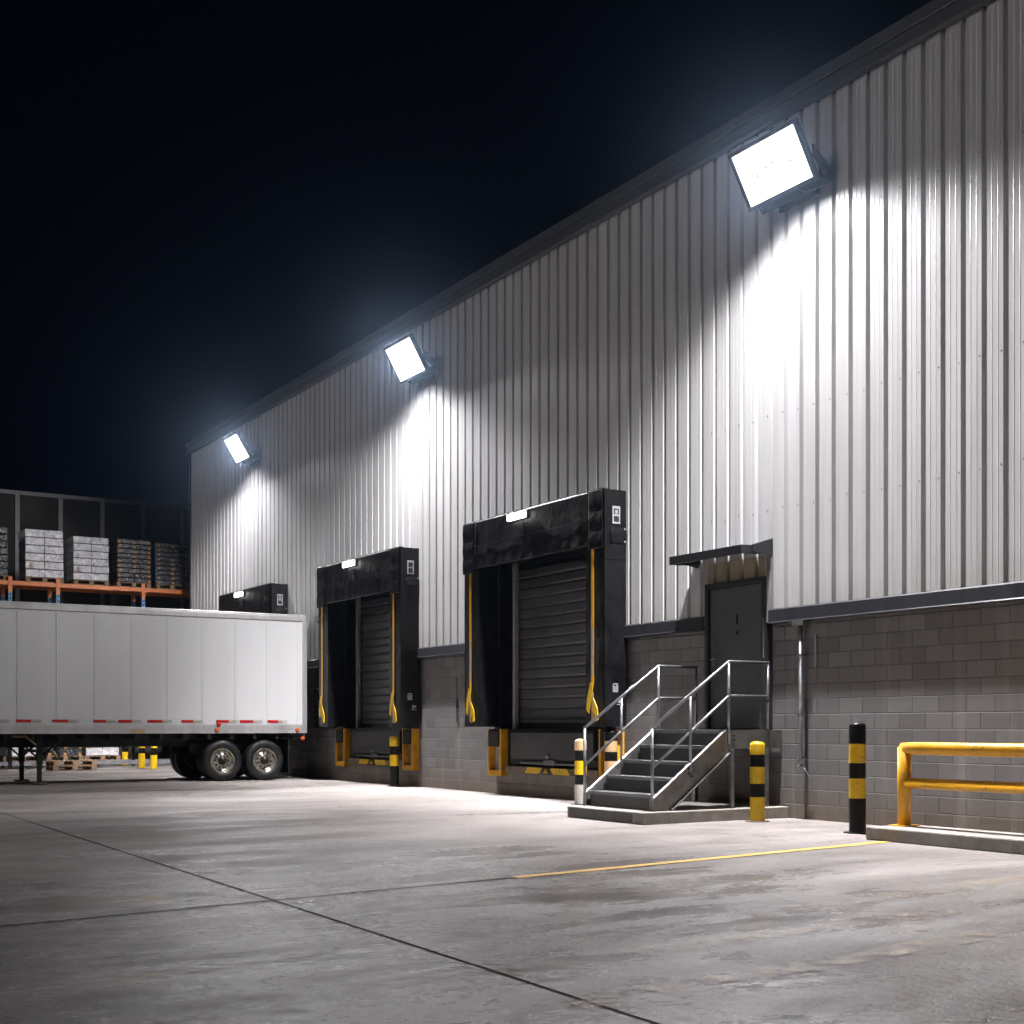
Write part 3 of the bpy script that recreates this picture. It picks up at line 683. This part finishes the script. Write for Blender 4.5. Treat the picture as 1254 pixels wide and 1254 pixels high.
for y in (yn, yf):
    mb = MB()
    mb.prism([(10.36, y-.006, zp+.002), (10.36, y-.006, NZ[0]-.05), (11.59, y-.006, LZ+.0), (11.72, y-.006, LZ+.0), (11.72, y-.006, LZ-.26), (10.66, y-.006, zp+.002)], (0, .012, 0))
    s_ = -1 if y == yn else 1
    d1 = Vector((11.59-10.36, 0, LZ-(NZ[0]-.05))).normalized()
    up_ = Vector((-d1.z, 0, d1.x))
    for P0, P1 in ((Vector((10.36, y, NZ[0]-.05)), Vector((11.59, y, LZ))), (Vector((10.66, y, zp+.004)), Vector((11.72, y, LZ-.26)))):
        mb.prism([P0+up_*.006, P1+up_*.006, P1-up_*.006, P0-up_*.006], (0, s_*.055, 0))
    mb.box(10.352, 10.360, y-.03, y+.03, zp+.001, NZ[0]-.045)
    mb.build('stringer', M['stringer'], st, bevel=.002)
    mb = MB(); mb.box(11.73, W+.02, y-.008, y+.008, LZ-.24, LZ); mb.box(11.73, W+.02, y-s_*.05, y+s_*.008, LZ-.25, LZ-.241); mb.build('landing_edge', M['stringer'], st)
    mb = MB(); mb.box(11.655, 11.715, y-.06 if s_ < 0 else y+.014, y-.014 if s_ < 0 else y+.06, zp+.002, LZ-.262); mb.build('support_post', M['steel'], st)
    mb = MB(); mb.box(12.30, 12.36, y-.03, y+.03, zp+.002, LZ-.252); mb.build('support_post', M['steel'], st)
    # bolts on the stringer face
    mb = MB()
    for bx, bz_ in ((10.98, .63), (11.02, .60), (10.98, .70), (11.02, .72), (11.76, 1.08), (11.76, 1.13)): mb.lathe([(.014, s_*.006), (.014, s_*.016), (0, s_*.018)], (bx, y, bz_), 'y', 8)
    mb.build('bolt', M['black'], st)
    # handrail: posts, top rail, mid rail
    yr = y + s_*.012; HT = .92; TX, EX = 11.66, 12.36
    BX = 10.37; sl = (LZ+HT - 1.235)/(TX-BX)
    rr = .021
    mb = MB(); mb.tube([(BX, yr, zp+.002), (BX, yr, 1.225)], rr, 10); mb.build('rail_post', M['steel'], st)
    mb = MB(); mb.tube([(TX, yr, LZ-.2), (TX, yr, LZ+HT-.01)], rr, 10); mb.build('rail_post', M['steel'], st)
    mb = MB(); mb.tube([(EX, yr, LZ+.002), (EX, yr, LZ+HT-.01)], rr, 10); mb.build('rail_post', M['steel'], st)
    mx = 11.0
    mb = MB(); mb.tube([(mx, yr, .66), (mx, yr, 1.235+sl*(mx-BX)-.01)], rr*.9, 10); mb.build('rail_post', M['steel'], st)
    mb = MB(); mb.tube([(BX-.005, yr, 1.235), (TX, yr, LZ+HT), (EX+.02, yr, LZ+HT)], rr, 10); mb.build('handrail', M['rail'], st)
    mb = MB(); mb.tube([(BX, yr, .72), (TX, yr, LZ+HT*.5), (EX, yr, LZ+HT*.5)], rr*.9, 10); mb.build('mid_rail', M['rail'], st)

# ---------------------------------------------------------------- bollards
def bollard(x, y, h, r, bands, label, group, base=True, z0=0, mats=('yellow', 'black')):
    """bands: list of (height fraction from the bottom, material index)"""
    t_ = thing('bollard', label, 'bollard', (x, y, z0), group)
    ms = [M[k] for k in mats]
    pr = []
    hb = h - r*.45
    for k, (f, m) in enumerate(bands):
        pr.append((r, f*hb, m))
    m = bands[-1][1]; pr.append((r, hb, m))
    for k in range(1, 7):
        a_ = k/6*math.pi/2; pr.append((r*math.cos(a_), hb + r*.45*math.sin(a_), m))
    mb = MB(); mb.lathe(pr, (x, y, z0+.008), seg=32); mb.build('post', ms, t_)
    if base:
        mb = MB(); mb.lathe([(0, .0), (r*1.65, .0), (r*1.65, .012), (r*1.02, .014)], (x, y, z0), seg=24, smooth=False); mb.build('base_plate', M['beam'] if bands[0][1] == 0 else M['black'], t_)
G = 'striped bollards along the warehouse'
bollard(11.79, 12.99, 1.05, .098, [(0, 0), (.315, 1), (.49, 0), (.71, 1), (.87, 0)], 'yellow and black bollard with yellow foot right of the stairs', G)
bollard(11.52, 10.97, 1.30, .098, [(0, 1), (.32, 0), (.505, 1), (.65, 0), (.83, 1)], 'tall black topped bollard between the stairs and the yellow guard rail', G)
bollard(11.97, 17.35, 1.05, .098, [(0, 2), (.31, 1), (.47, 0), (.69, 1), (.86, 3)], 'bollard with white foot and tan dome at the left foot of the stairs', G, mats=('yellow', 'black', 'white', 'tan'))
bollard(12.25, 24.63, 1.05, .098, [(0, 1), (.42, 0), (.65, 1), (.83, 0)], 'bollard with long black foot in front of the middle dock', G)
bollard(12.33, 17.02, 1.20, .105, [(0, 2), (.60, 1), (.73, 2), (.88, 1)], 'faded tan bollard with black bands behind the lower handrail', G, mats=('yellow', 'black', 'tan'))
G2 = 'yellow bollards beyond the trailer'
bollard(11.30, 41.9, 1.15, .10, [(0, 0), (.4, 1), (.55, 0)], 'yellow bollard seen under the trailer, leftmost of the three', G2, False)
bollard(11.10, 39.3, 1.15, .10, [(0, 0), (.40, 1), (.55, 0), (.8, 1)], 'yellow bollard seen under the trailer, middle one of three', G2, False)
bollard(11.17, 38.3, .95, .10, [(0, 0), (.45, 1), (.68, 0), (.85, 1)], 'yellow bollard seen under the trailer, nearest the tyres', G2, False)

# ---------------------------------------------------------------- kerb and guard rail
mb = MB(); mb.box(10.92, 11.62, -6, 10.28, 0, .145); k = mb.build('concrete_kerb', M['kerb'], None, bevel=.015); tag(k, 'low concrete kerb under the yellow pipe guard rail', 'kerb')
gr = thing('guard_rail', 'yellow steel pipe guard rail bolted to the kerb at the right', 'guard rail', (11.38, 10.1, .145))
gx = 11.36; pr_ = .075
for y in (10.12, 6.6, 3.1):
    mb = MB(); mb.tube([(gx, y, .15), (gx, y, 1.02 if y > 10 else .95)], pr_, 20); mb.build('post', M['amber'], gr)
    mb = MB(); mb.box(gx-.12, gx+.12, y-.12, y+.12, .146, .158); mb.build('base_plate', M['amber'], gr, bevel=.003)
mb = MB(); mb.tube([(gx, 10.12+.02, 1.0), (gx, 10.0, 1.01), (gx, -4, 1.01)], .072, 20); mb.build('top_rail', M['amber'], gr)
mb = MB(); mb.tube([(gx-.0, 10.12, .625), (gx, -4, .625)], .061, 20); mb.build('lower_rail', M['amber'], gr)

# ---------------------------------------------------------------- small things on the wall
pp = thing('conduit_pipe', 'thin grey conduit pipe running down the block wall beside the door', 'pipe', (W, 12.95, .7))
mb = MB(); mb.tube([(W-.07, 12.96, 2.70), (W-.07, 12.95, .82), (W-.07, 12.95, .74)], .027, 12); mb.build('pipe', M['steel'], pp)
mb = MB(); mb.box(W-.125, W-.0+.0, 12.86, 13.06, 2.615, 2.675); mb.build('top_bracket', M['stringer'], pp, bevel=.004)
for z in (2.2, 1.4, .82):
    mb = MB(); mb.box(W-.105, W+.028, 12.915, 12.985, z, z+.03); mb.build('clip', M['steel'], pp)
mb = MB(); mb.tube([(W-.07, 12.95, .74), (W-.10, 12.98, .70)], .02, 8); mb.tube([(W-.06, 12.95, .75), (W-.02, 12.82, .56)], .008, 6); mb.build('cable_end', M['rail'], pp)
bx = thing('electrical_trunking', 'narrow pale trunking strip on the block wall just right of the conduit', 'trunking', (W, 12.75, 2.0))
mb = MB(); mb.box(W-.0, W+.028, 12.735, 12.775, 2.05, 2.48); mb.build('cover', M['jamb'], bx)
kk = thing('wall_switch', 'small keyed switch on the block wall between the two shelters', 'switch', (W, 22.6, 1.75))
mb = MB(); mb.box(W-.02, W+.028, 22.56, 22.64, 1.62, 1.80); mb.build('switch_box', M['amberlight'], kk, bevel=.004)
mb = MB(); mb.tube([(W+.01, 22.60, 1.80), (W+.01, 22.60, 2.2)], .010, 6); mb.tube([(W+.01, 22.60, 1.61), (W+.01, 22.60, 1.35)], .010, 6); mb.build('cable', M['amberlight'], kk)
hr = thing('wall_rail', 'white horizontal rail with red marker lamp beside the middle shelter', 'rail', (W, 28.9, 3.9))
mb = MB(); mb.box(W-.15, W-.06, 28.36, 29.35, 3.78, 3.92); mb.build('bar', M['white'], hr, bevel=.006)
mb = MB(); mb.box(W-.18, W-.151, 28.42, 28.70, 3.81, 3.88); mb.build('marker_lamp', M['red'], hr, bevel=.005)
cbn = thing('shade_box', 'added black box for the shaded wall and bumper ladder behind the trailer end', 'wall box', (W, 28.9, 1.2))
mb = MB(); mb.box(W-.16, W+.027, 28.42, 29.36, 1.22, 2.62); mb.build('added_case', M['black'], cbn, bevel=.006)  # black box added for the shaded block wall and black bumper ladder
mb = MB(); mb.tube([(W-.17, 28.95, 2.15), (W-.20, 28.95, 2.15), (W-.20, 29.3, 2.15), (W-.17, 29.3, 2.15)], .012, 6); mb.build('handle', M['steel'], cbn)  # handle of the added box
mb = MB(); mb.tube([(W-.17, 28.7, 1.62), (W-.20, 28.7, 1.62), (W-.20, 28.7, 1.85), (W-.20, 29.1, 1.85), (W-.17, 29.1, 1.85)], .010, 6); mb.build('handle', M['steel'], cbn)  # second handle of the added box

# ---------------------------------------------------------------- trailer
TY, TX1, TX0, TW = 29.0, 12.09, -1.6, 2.58
tr = thing('semi_trailer', 'white box semi trailer with riveted sides backed up to the far dock', 'trailer', (9, TY+TW/2, 0))
mb = MB()
mb.box(TX0, TX1, TY+.012, TY+TW-.012, 1.16, 3.82)
seams = [5.6-.8*k for k in range(9)][::-1][:-1] + [5.6, 6.4, 7.2, 8.0, 8.8, 9.6, 10.38, 11.15, 11.92]
for k, x in enumerate(seams):
    mb.box(x-.045, x+.045, TY+.006, TY+.011, 1.30, 3.74)
    if x > 4.5:
        zz = 1.36
        while zz < 3.72:
            for dx in (-.028, .028): mb.lathe([(.012, 0), (.008, -.006), (0, -.007)], (x+dx, TY+.006, zz), 'y', 5)
            zz += .075
        zz = 1.40
        while zz < 3.70:
            mb.lathe([(.011, 0), (.007, -.006), (0, -.007)], (x+.40, TY+.012, zz), 'y', 5); zz += .13
mb.build('body', M['trailer'], tr)
mb = MB(); mb.box(TX0, TX1+.01, TY-.012, TY+.03, 3.745, 3.86); mb.box(TX0, TX1+.01, TY+.0, TY+TW, 3.861, 3.90); mb.build('roof_rail', M['alu'], tr, bevel=.008)
mb = MB(); mb.box(TX0, TX1-.02, TY-.018, TY+.01, 1.10, 1.195); mb.box(TX0, TX1-.02, TY-.010, TY+.01, 1.20, 1.305)
for k in range(18): mb.box(-1+k*.74, -.99+k*.74, TY-.024, TY-.0185, 1.11, 1.19)
mb.build('side_rail', M['alu'], tr)
mb = MB(); mb.box(TX1-.085, TX1+.02, TY-.02, TY+.1, 1.10, 3.744); mb.box(TX1-.03, TX1+.025, TY+.1, TY+TW-.02, 1.0, 1.3); mb.box(TX1-.06, TX1+.02, TY+TW-.1, TY+TW, 1.10, 3.744); mb.build('rear_frame', M['alu'], tr, bevel=.006)
mb = MB(); x = TX0+.4; k = 0
while x < TX1-.3:
    L_ = .27 + .03*((k*7) % 3); mb.box(x, x+L_, TY-.001, TY+.0055, 1.345, 1.405, 0); mb.box(x+L_+.004, x+L_+.22, TY-.001, TY+.0055, 1.345, 1.405, 1)
    x += L_ + .26 + .09*((k*5) % 4); k += 1
mb.build('reflective_tape', [M['red'], M['white']], tr)
for x, z, m in ((9.95, 1.30, 'red'), (9.90, 1.17, 'orange_lamp'), (11.86, 1.17, 'orange_lamp'), (12.0, .98, 'orange_lamp')):
    mb = MB(); mb.lathe([(0, -.035), (.05, -.033), (.055, -.02), (.055, -.0185)], (x, TY, z), 'y', 16); o = mb.build('marker_lamp', M[m], tr)
mb = MB(); mb.box(7.95, 8.25, TY-.026, TY-.0185, 1.115, 1.185); mb.build('data_plate', M['tan'], tr)
# chassis
mb = MB()
for yy in (TY+.75, TY+TW-.75): mb.box(TX0, TX1-.1, yy-.05, yy+.05, .80, 1.10)
for k in range(24): mb.box(TX0+.3+k*.55, TX0+.38+k*.55, TY+.05, TY+TW-.05, .98, 1.095)
mb.box(9.45, 11.7, TY+.5, TY+.62, .62, .86); mb.box(9.45, 11.7, TY+TW-.62, TY+TW-.5, .62, .86)
mb.box(TX1-.5, TX1-.4, TY+.4, TY+TW-.4, .45, .56); mb.box(TX1-.5, TX1-.42, TY+.55, TY+.65, .5, 1.0); mb.box(TX1-.5, TX1-.42, TY+TW-.65, TY+TW-.55, .5, 1.0)
mb.build('chassis', M['under'], tr)
for x in (10.06, 11.08):
    mb = MB(); mb.tube([(x, TY+.2, .48), (x, TY+TW-.2, .48)], .065, 12); mb.build('axle', M['under'], tr)
mb = MB(); mb.box(11.66, 11.68, TY+.05, TY+.72, .16, .96); mb.build('mudflap', M['rubber'], tr)
mb = MB(); mb.box(11.66, 11.68, TY+TW-.72, TY+TW-.05, .16, .96); mb.build('mudflap', M['rubber'], tr)
def wheel():
    o = MB(); r, w_ = .475, .27
    prof = [(.285, .015), (.30, -.004), (.36, -.012), (.42, -.004), (.452, .018), (.468, .045), (.472, .075), (.462, .078), (.462, .086), (.473, .089), (.475, .13), (.465, .133), (.465, .141), (.474, .144), (.472, .19), (.455, .235), (.40, .262), (.30, .268), (.285, .25)]
    o.lathe(prof, axis='y', seg=48); t_ = o.build('wheel', M['tyre'], tr, local=True)
    o = MB(); o.lathe([(.287, .012), (.270, .002), (.255, .02), (.235, .05), (.222, .075), (.205, .082), (.19, .080)], axis='y', seg=40)
    # disc with hand holes: spokes between holes
    for k in range(10):
        a0 = 2*math.pi*(k+.22)/10; a1 = 2*math.pi*(k+.78)/10
        v = [o.bm.verts.new((rr*math.cos(a_), yy, rr*math.sin(a_))) for rr, yy, a_ in ((.20, .079, a0), (.20, .079, a1), (.135, .05, a1+.05), (.135, .05, a0-.05))]; o.bm.faces.new(v)
    o.lathe([(.14, .052), (.125, .048), (.10, .05), (.10, .02)], axis='y', seg=40)
    for k in range(10):
        a_ = 2*math.pi*k/10; o.lathe([(.013, .05), (.013, .02), (0, .018)], (.116*math.cos(a_), 0, .116*math.sin(a_)), 'y', 6)
    o.build('rim', M['rim'], t_, local=True)
    o = MB(); o.lathe([(.098, .06), (.098, -.005), (.08, -.02), (.045, -.028), (.04, -.05), (0, -.055)], axis='y', seg=24); o.lathe([(.20, .11), (0, .115)], axis='y', seg=24); o.build('hub', M['hub'], t_, local=True)
    return t_
w0 = wheel()
B = base_of(tr)
n_ = 0
for x in (10.06, 11.08):
    for yy, fl_ in ((TY+.03, 0), (TY+.33, 0), (TY+TW-.03, 1), (TY+TW-.33, 1)):
        o = w0 if n_ == 0 else copy_tree(w0, tr)
        n_ += 1
        o.location = Vector((x, yy, .472)) - B
        if fl_: o.rotation_euler.z = math.pi
        o.rotation_euler.y = random.uniform(0, 1)
# landing gear
for yy in (TY+.35, TY+TW-.35):
    mb = MB(); mb.box(6.02, 6.14, yy-.06, yy+.06, .45, 1.09); mb.box(6.035, 6.125, yy-.045, yy+.045, .05, .449)
    lg = mb.build('landing_leg', M['under'], tr)
    mb = MB(); mb.box(5.93, 6.23, yy-.13, yy+.13, .012, .05); mb.build('foot', M['beam'], lg, bevel=.01)
    mb = MB(); mb.tube([(6.14, yy, .62), (6.55, yy, 1.0)], .028, 8); mb.tube([(6.02, yy, .60), (5.6, yy, 1.0)], .02, 8); mb.build('brace', M['under'], lg)
mb = MB(); mb.tube([(6.08, TY+.41, .72), (6.08, TY+TW-.41, .72)], .03, 8); mb.tube([(6.08, TY+.41, .95), (6.08, TY+TW-.41, .6)], .02, 8); mb.build('cross_brace', M['under'], tr)
for a_, b_ in (((5.75, TY+.2, 1.06), (6.0, TY+.3, .86)), ((5.5, TY+.3, 1.04), (5.8, TY+.3, 1.04)), ((6.35, TY+.25, .72), (6.45, TY+.3, .55))):
    mb = MB(); mb.tube([a_, b_], .025, 8); mb.build('air_hose', M['tan'], tr)

# ---------------------------------------------------------------- pallet rack beyond the trailer
RY0, RY1 = 40.5, 41.6; BZ = 5.55
rk = thing('pallet_rack', 'tall blue and orange steel pallet rack behind the white trailer', 'pallet rack', (9, RY0, 0))
UX = [2.4, 4.98, 7.56, 8.92, 11.48, 14.06]
for x in UX:
    for y in (RY0, RY1):
        mb = MB(); mb.box(x-.05, x+.05, y-.04, y+.04, .012, 3.2, 2); mb.box(x-.05, x+.05, y-.04, y+.04, 3.201, BZ-.16, 0); mb.box(x-.055, x+.055, y-.046, y+.046, BZ-.34, BZ+.13, 1)  # lower part black: the shade down there put into the colour
        zz = .2
        while zz < BZ-.4: mb.box(x-.02, x+.02, y-.044, y-.0405, zz, zz+.05, 2); zz += .12
        mb.build('upright', [M['blue'], M['rorange'], M['black']], rk)
    mb = MB()
    for k in range(5): mb.tube([(x, RY0+.05, .3+k*1.0), (x, RY1-.05, .8+k*1.0)], .018, 6)
    mb.build('brace', M['blue'], rk)
for y, sg in ((RY0, -1), (RY1, 1)):
    for z, m in ((BZ-.06, 'rorange'), (BZ-.67, 'lime' if sg < 0 else 'rorange'), (2.7, 'rorange'), (.16, 'post')):
        for xa, xb in zip(UX, UX[1:]):
            mb = MB(); mb.box(xa+.052, xb-.052, y-.025, y+.025, z-.06, z+.06); mb.build('beam', M[m], rk)
mb = MB()
for k in range(30):
    x = 2.6+k*.39
    mb.box(x, x+.3, RY0+.03, RY1-.03, BZ+.001, BZ+.016)
mb.build('deck', M['wood'], rk)

def pallet_proto():
    mb = MB()
    for k in range(5): mb.box(-.6, .6, -.5+k*.225, -.40+k*.225, .118, .14)
    for k in range(3): mb.box(-.6+k*.525, -.45+k*.525, -.5, .5, .096, .117)
    for a_ in (-.6, -.075, .45):
        for b_ in (-.5, -.06, .38): mb.box(a_, a_+.15, b_, b_+.12, .020, .095)
    for k in range(3): mb.box(-.6, .6, -.5+k*.45, -.40+k*.45, 0, .019)
    o = mb.build('pallet', M['wood']); return o
PAL = pallet_proto(); used_p = [False]
def pallet(x, y, z, label, sc=1.):
    o = PAL if not used_p[0] else PAL.copy()
    if used_p[0]: COL.objects.link(o)
    used_p[0] = True
    o.location = (x, y, z); o.scale = (sc, 1, 1); o.rotation_euler.z = random.uniform(-.02, .02)
    return tag(o, label, 'pallet', 'wooden pallets of the rack')
def load(x, y, z, w, d, h, layers, mat, label, dots=False, side=None):
    t_ = thing('wrapped_load', label, 'wrapped load', (x, y, z), 'wrapped loads on the rack')
    lh = h/layers
    for k in range(layers):
        mb = MB(); j = random.uniform(-.012, .012)
        nb = 2
        for q in range(nb):
            xa = x-w/2+w/nb*q+.004; xb = x-w/2+w/nb*(q+1)-.004
            mb.box(xa+j, xb+j, y-d/2+random.uniform(0, .02), y+d/2, z+k*lh+.006, z+(k+1)*lh-.012)
        if dots:
            for cx_ in (-w/2+.06, .0, w/2-.06):
                if random.random() < .85: mb.box(x+cx_-.045, x+cx_+.045, y-d/2-.012, y-d/2+.01, z+k*lh+.01, z+k*lh+.09, 1)
        mb.build('box_layer', [M[mat], M['carton']], t_, bevel=.012)
    if side:
        mb = MB(); mb.box(x-w/2-.035, x-w/2-.016, y-d/2-.01, y-d/2+.5, z+.02, z+h-.03); mb.build('blue_lit_side', M['blue'], t_)  # bluish light on the load's side put in as a blue sheet
zt = BZ+.017
ds = [('bright silver wrapped load on the rack, widest and leftmost whole one', 8.55, 1.10, 1.43, 6, 'wrap', False, False),
      ('bright silver wrapped load on the rack, next to the dark stacks', 9.92, 1.06, 1.32, 6, 'wrap', False, False),
      ('dark stacked load with orange corners beside the silver load', 11.22, 1.05, 1.34, 9, 'darkwrap', True, False),
      ('dark stacked load with painted blue-lit side beside the warehouse corner', 12.42, 1.00, 1.30, 9, 'darkwrap', True, True),
      ('dark load behind the warehouse corner, rightmost on the rack', 13.6, 1.0, 1.28, 8, 'darkwrap', True, True),
      ('dark wrapped load cut by the left edge of the photo', 7.02, .98, 1.42, 7, 'darkwrap', False, False)]
for k, (lab, x, w, h, n, m, dots, side) in enumerate(ds):
    pallet(x, 41.05, zt, 'wooden pallet under the ' + lab.replace('wrapped ', '').replace(', widest and leftmost whole one', ' at left').replace(', next to the dark stacks', ' at right').replace(', rightmost on the rack', ''), w/1.2)
    load(x, 41.05, zt+.142, w, 1.0, h, n, m, lab, dots, side)
# goods at floor level seen under the trailer
for k, (x, h, m, lab) in enumerate(((6.2, .72, 'darkwrap', 'low dark load on the floor far left beneath the trailer'), (7.95, .55, 'wrap', 'low silver load on the floor right behind the trailer landing legs'), (9.15, .62, 'darkwrap', 'low dark load on the floor seen between landing legs and tyres'), (10.25, .75, 'wrap', 'low silver load on the floor just left of the yellow bollards'))):
    pallet(x, 41.05, .232, 'wooden pallet under the ' + lab, .9)
    load(x, 41.05, .374, 1.0, .95, h, 3, m, lab, k % 2 == 0)
    for q in range(2): pass
SP = []
for k in range(2):
    o = pallet(8.9, 38.7, .002+k*.1425, ('lower', 'upper')[k] + ' loose pallet in the stack under the trailer')
    o['group'] = 'loose pallets stacked on the yard'

# tall dark screen fence behind the rack
FY = 45.0
fn_ = thing('screen_fence', 'tall dark panelled screen fence with grey steel posts behind the rack', 'fence', (10, FY, 0))
px = [8.62+1.37*k for k in range(-8, 9)]
for k, x in enumerate(px):
    mb = MB(); mb.box(x-.07, x+.07, FY-.07, FY+.07, 0, 8.86); mb.build('post', M['post'], fn_)
mb = MB(); mb.box(px[0]-.07, px[-1]+.07, FY-.06, FY+.06, 8.861, 8.99); mb.build('top_rail', M['post'], fn_)
for xa, xb in zip(px, px[1:]):
    mb = MB(); mb.box(xa+.071, xb-.071, FY-.02, FY+.02, .1, 8.855); mb.build('panel', M['panel'], fn_)

sun = bpy.data.lights.new('fill_sun', 'SUN'); sun.energy = .37; sun.angle = R(12); sun.color = (1., .95, .93)  # added fill from the camera side, lifts the upper wall
so = bpy.data.objects.new('fill_sun', sun); COL.objects.link(so); so.rotation_euler = Vector((.88, -.08, -.42)).to_track_quat('-Z', 'Y').to_euler()
hz = MB(); hz.box(-14, 45, -12, 60, -1, 16)
hm = NT('haze_air'); pv = hm.n('ShaderNodeVolumePrincipled'); pv.inputs['Color'].default_value = (.50, .70, 1, 1); pv.inputs['Density'].default_value = .00055; pv.inputs['Anisotropy'].default_value = .94
hm.l(pv.outputs[0], hm.out.inputs['Volume'])
tag(hz.build('haze', hm.m), kind='stuff')
# ---------------------------------------------------------------- sky, camera, render settings
w = bpy.data.worlds.new('World'); SC.world = w; w.use_nodes = True
nt = w.node_tree; bg = nt.nodes['Background']
bg.inputs['Color'].default_value = (.14, .32, .95, 1); bg.inputs['Strength'].default_value = .0028
cam = bpy.data.cameras.new('camera'); co = bpy.data.objects.new('camera', cam); COL.objects.link(co)
co.location = (0, 0, 1.25); co.rotation_euler = (R(90), 0, -R(31.5915))
cam.sensor_width = 36; cam.lens = 36*1600/1254; cam.shift_y = (890-627)/1254; cam.clip_end = 2000; cam.clip_start = .05
SC.camera = co
SC.view_settings.view_transform = 'Standard'; SC.view_settings.look = 'None'; SC.view_settings.exposure = 0; SC.view_settings.gamma = 1
SC.cycles.max_bounces = 5; SC.cycles.diffuse_bounces = 3; SC.cycles.glossy_bounces = 3; SC.cycles.volume_bounces = 0; SC.cycles.transparent_max_bounces = 6
SC.cycles.use_denoising = True; SC.cycles.use_adaptive_sampling = True; SC.cycles.adaptive_threshold = .02
SC.cycles.sample_clamp_indirect = 6
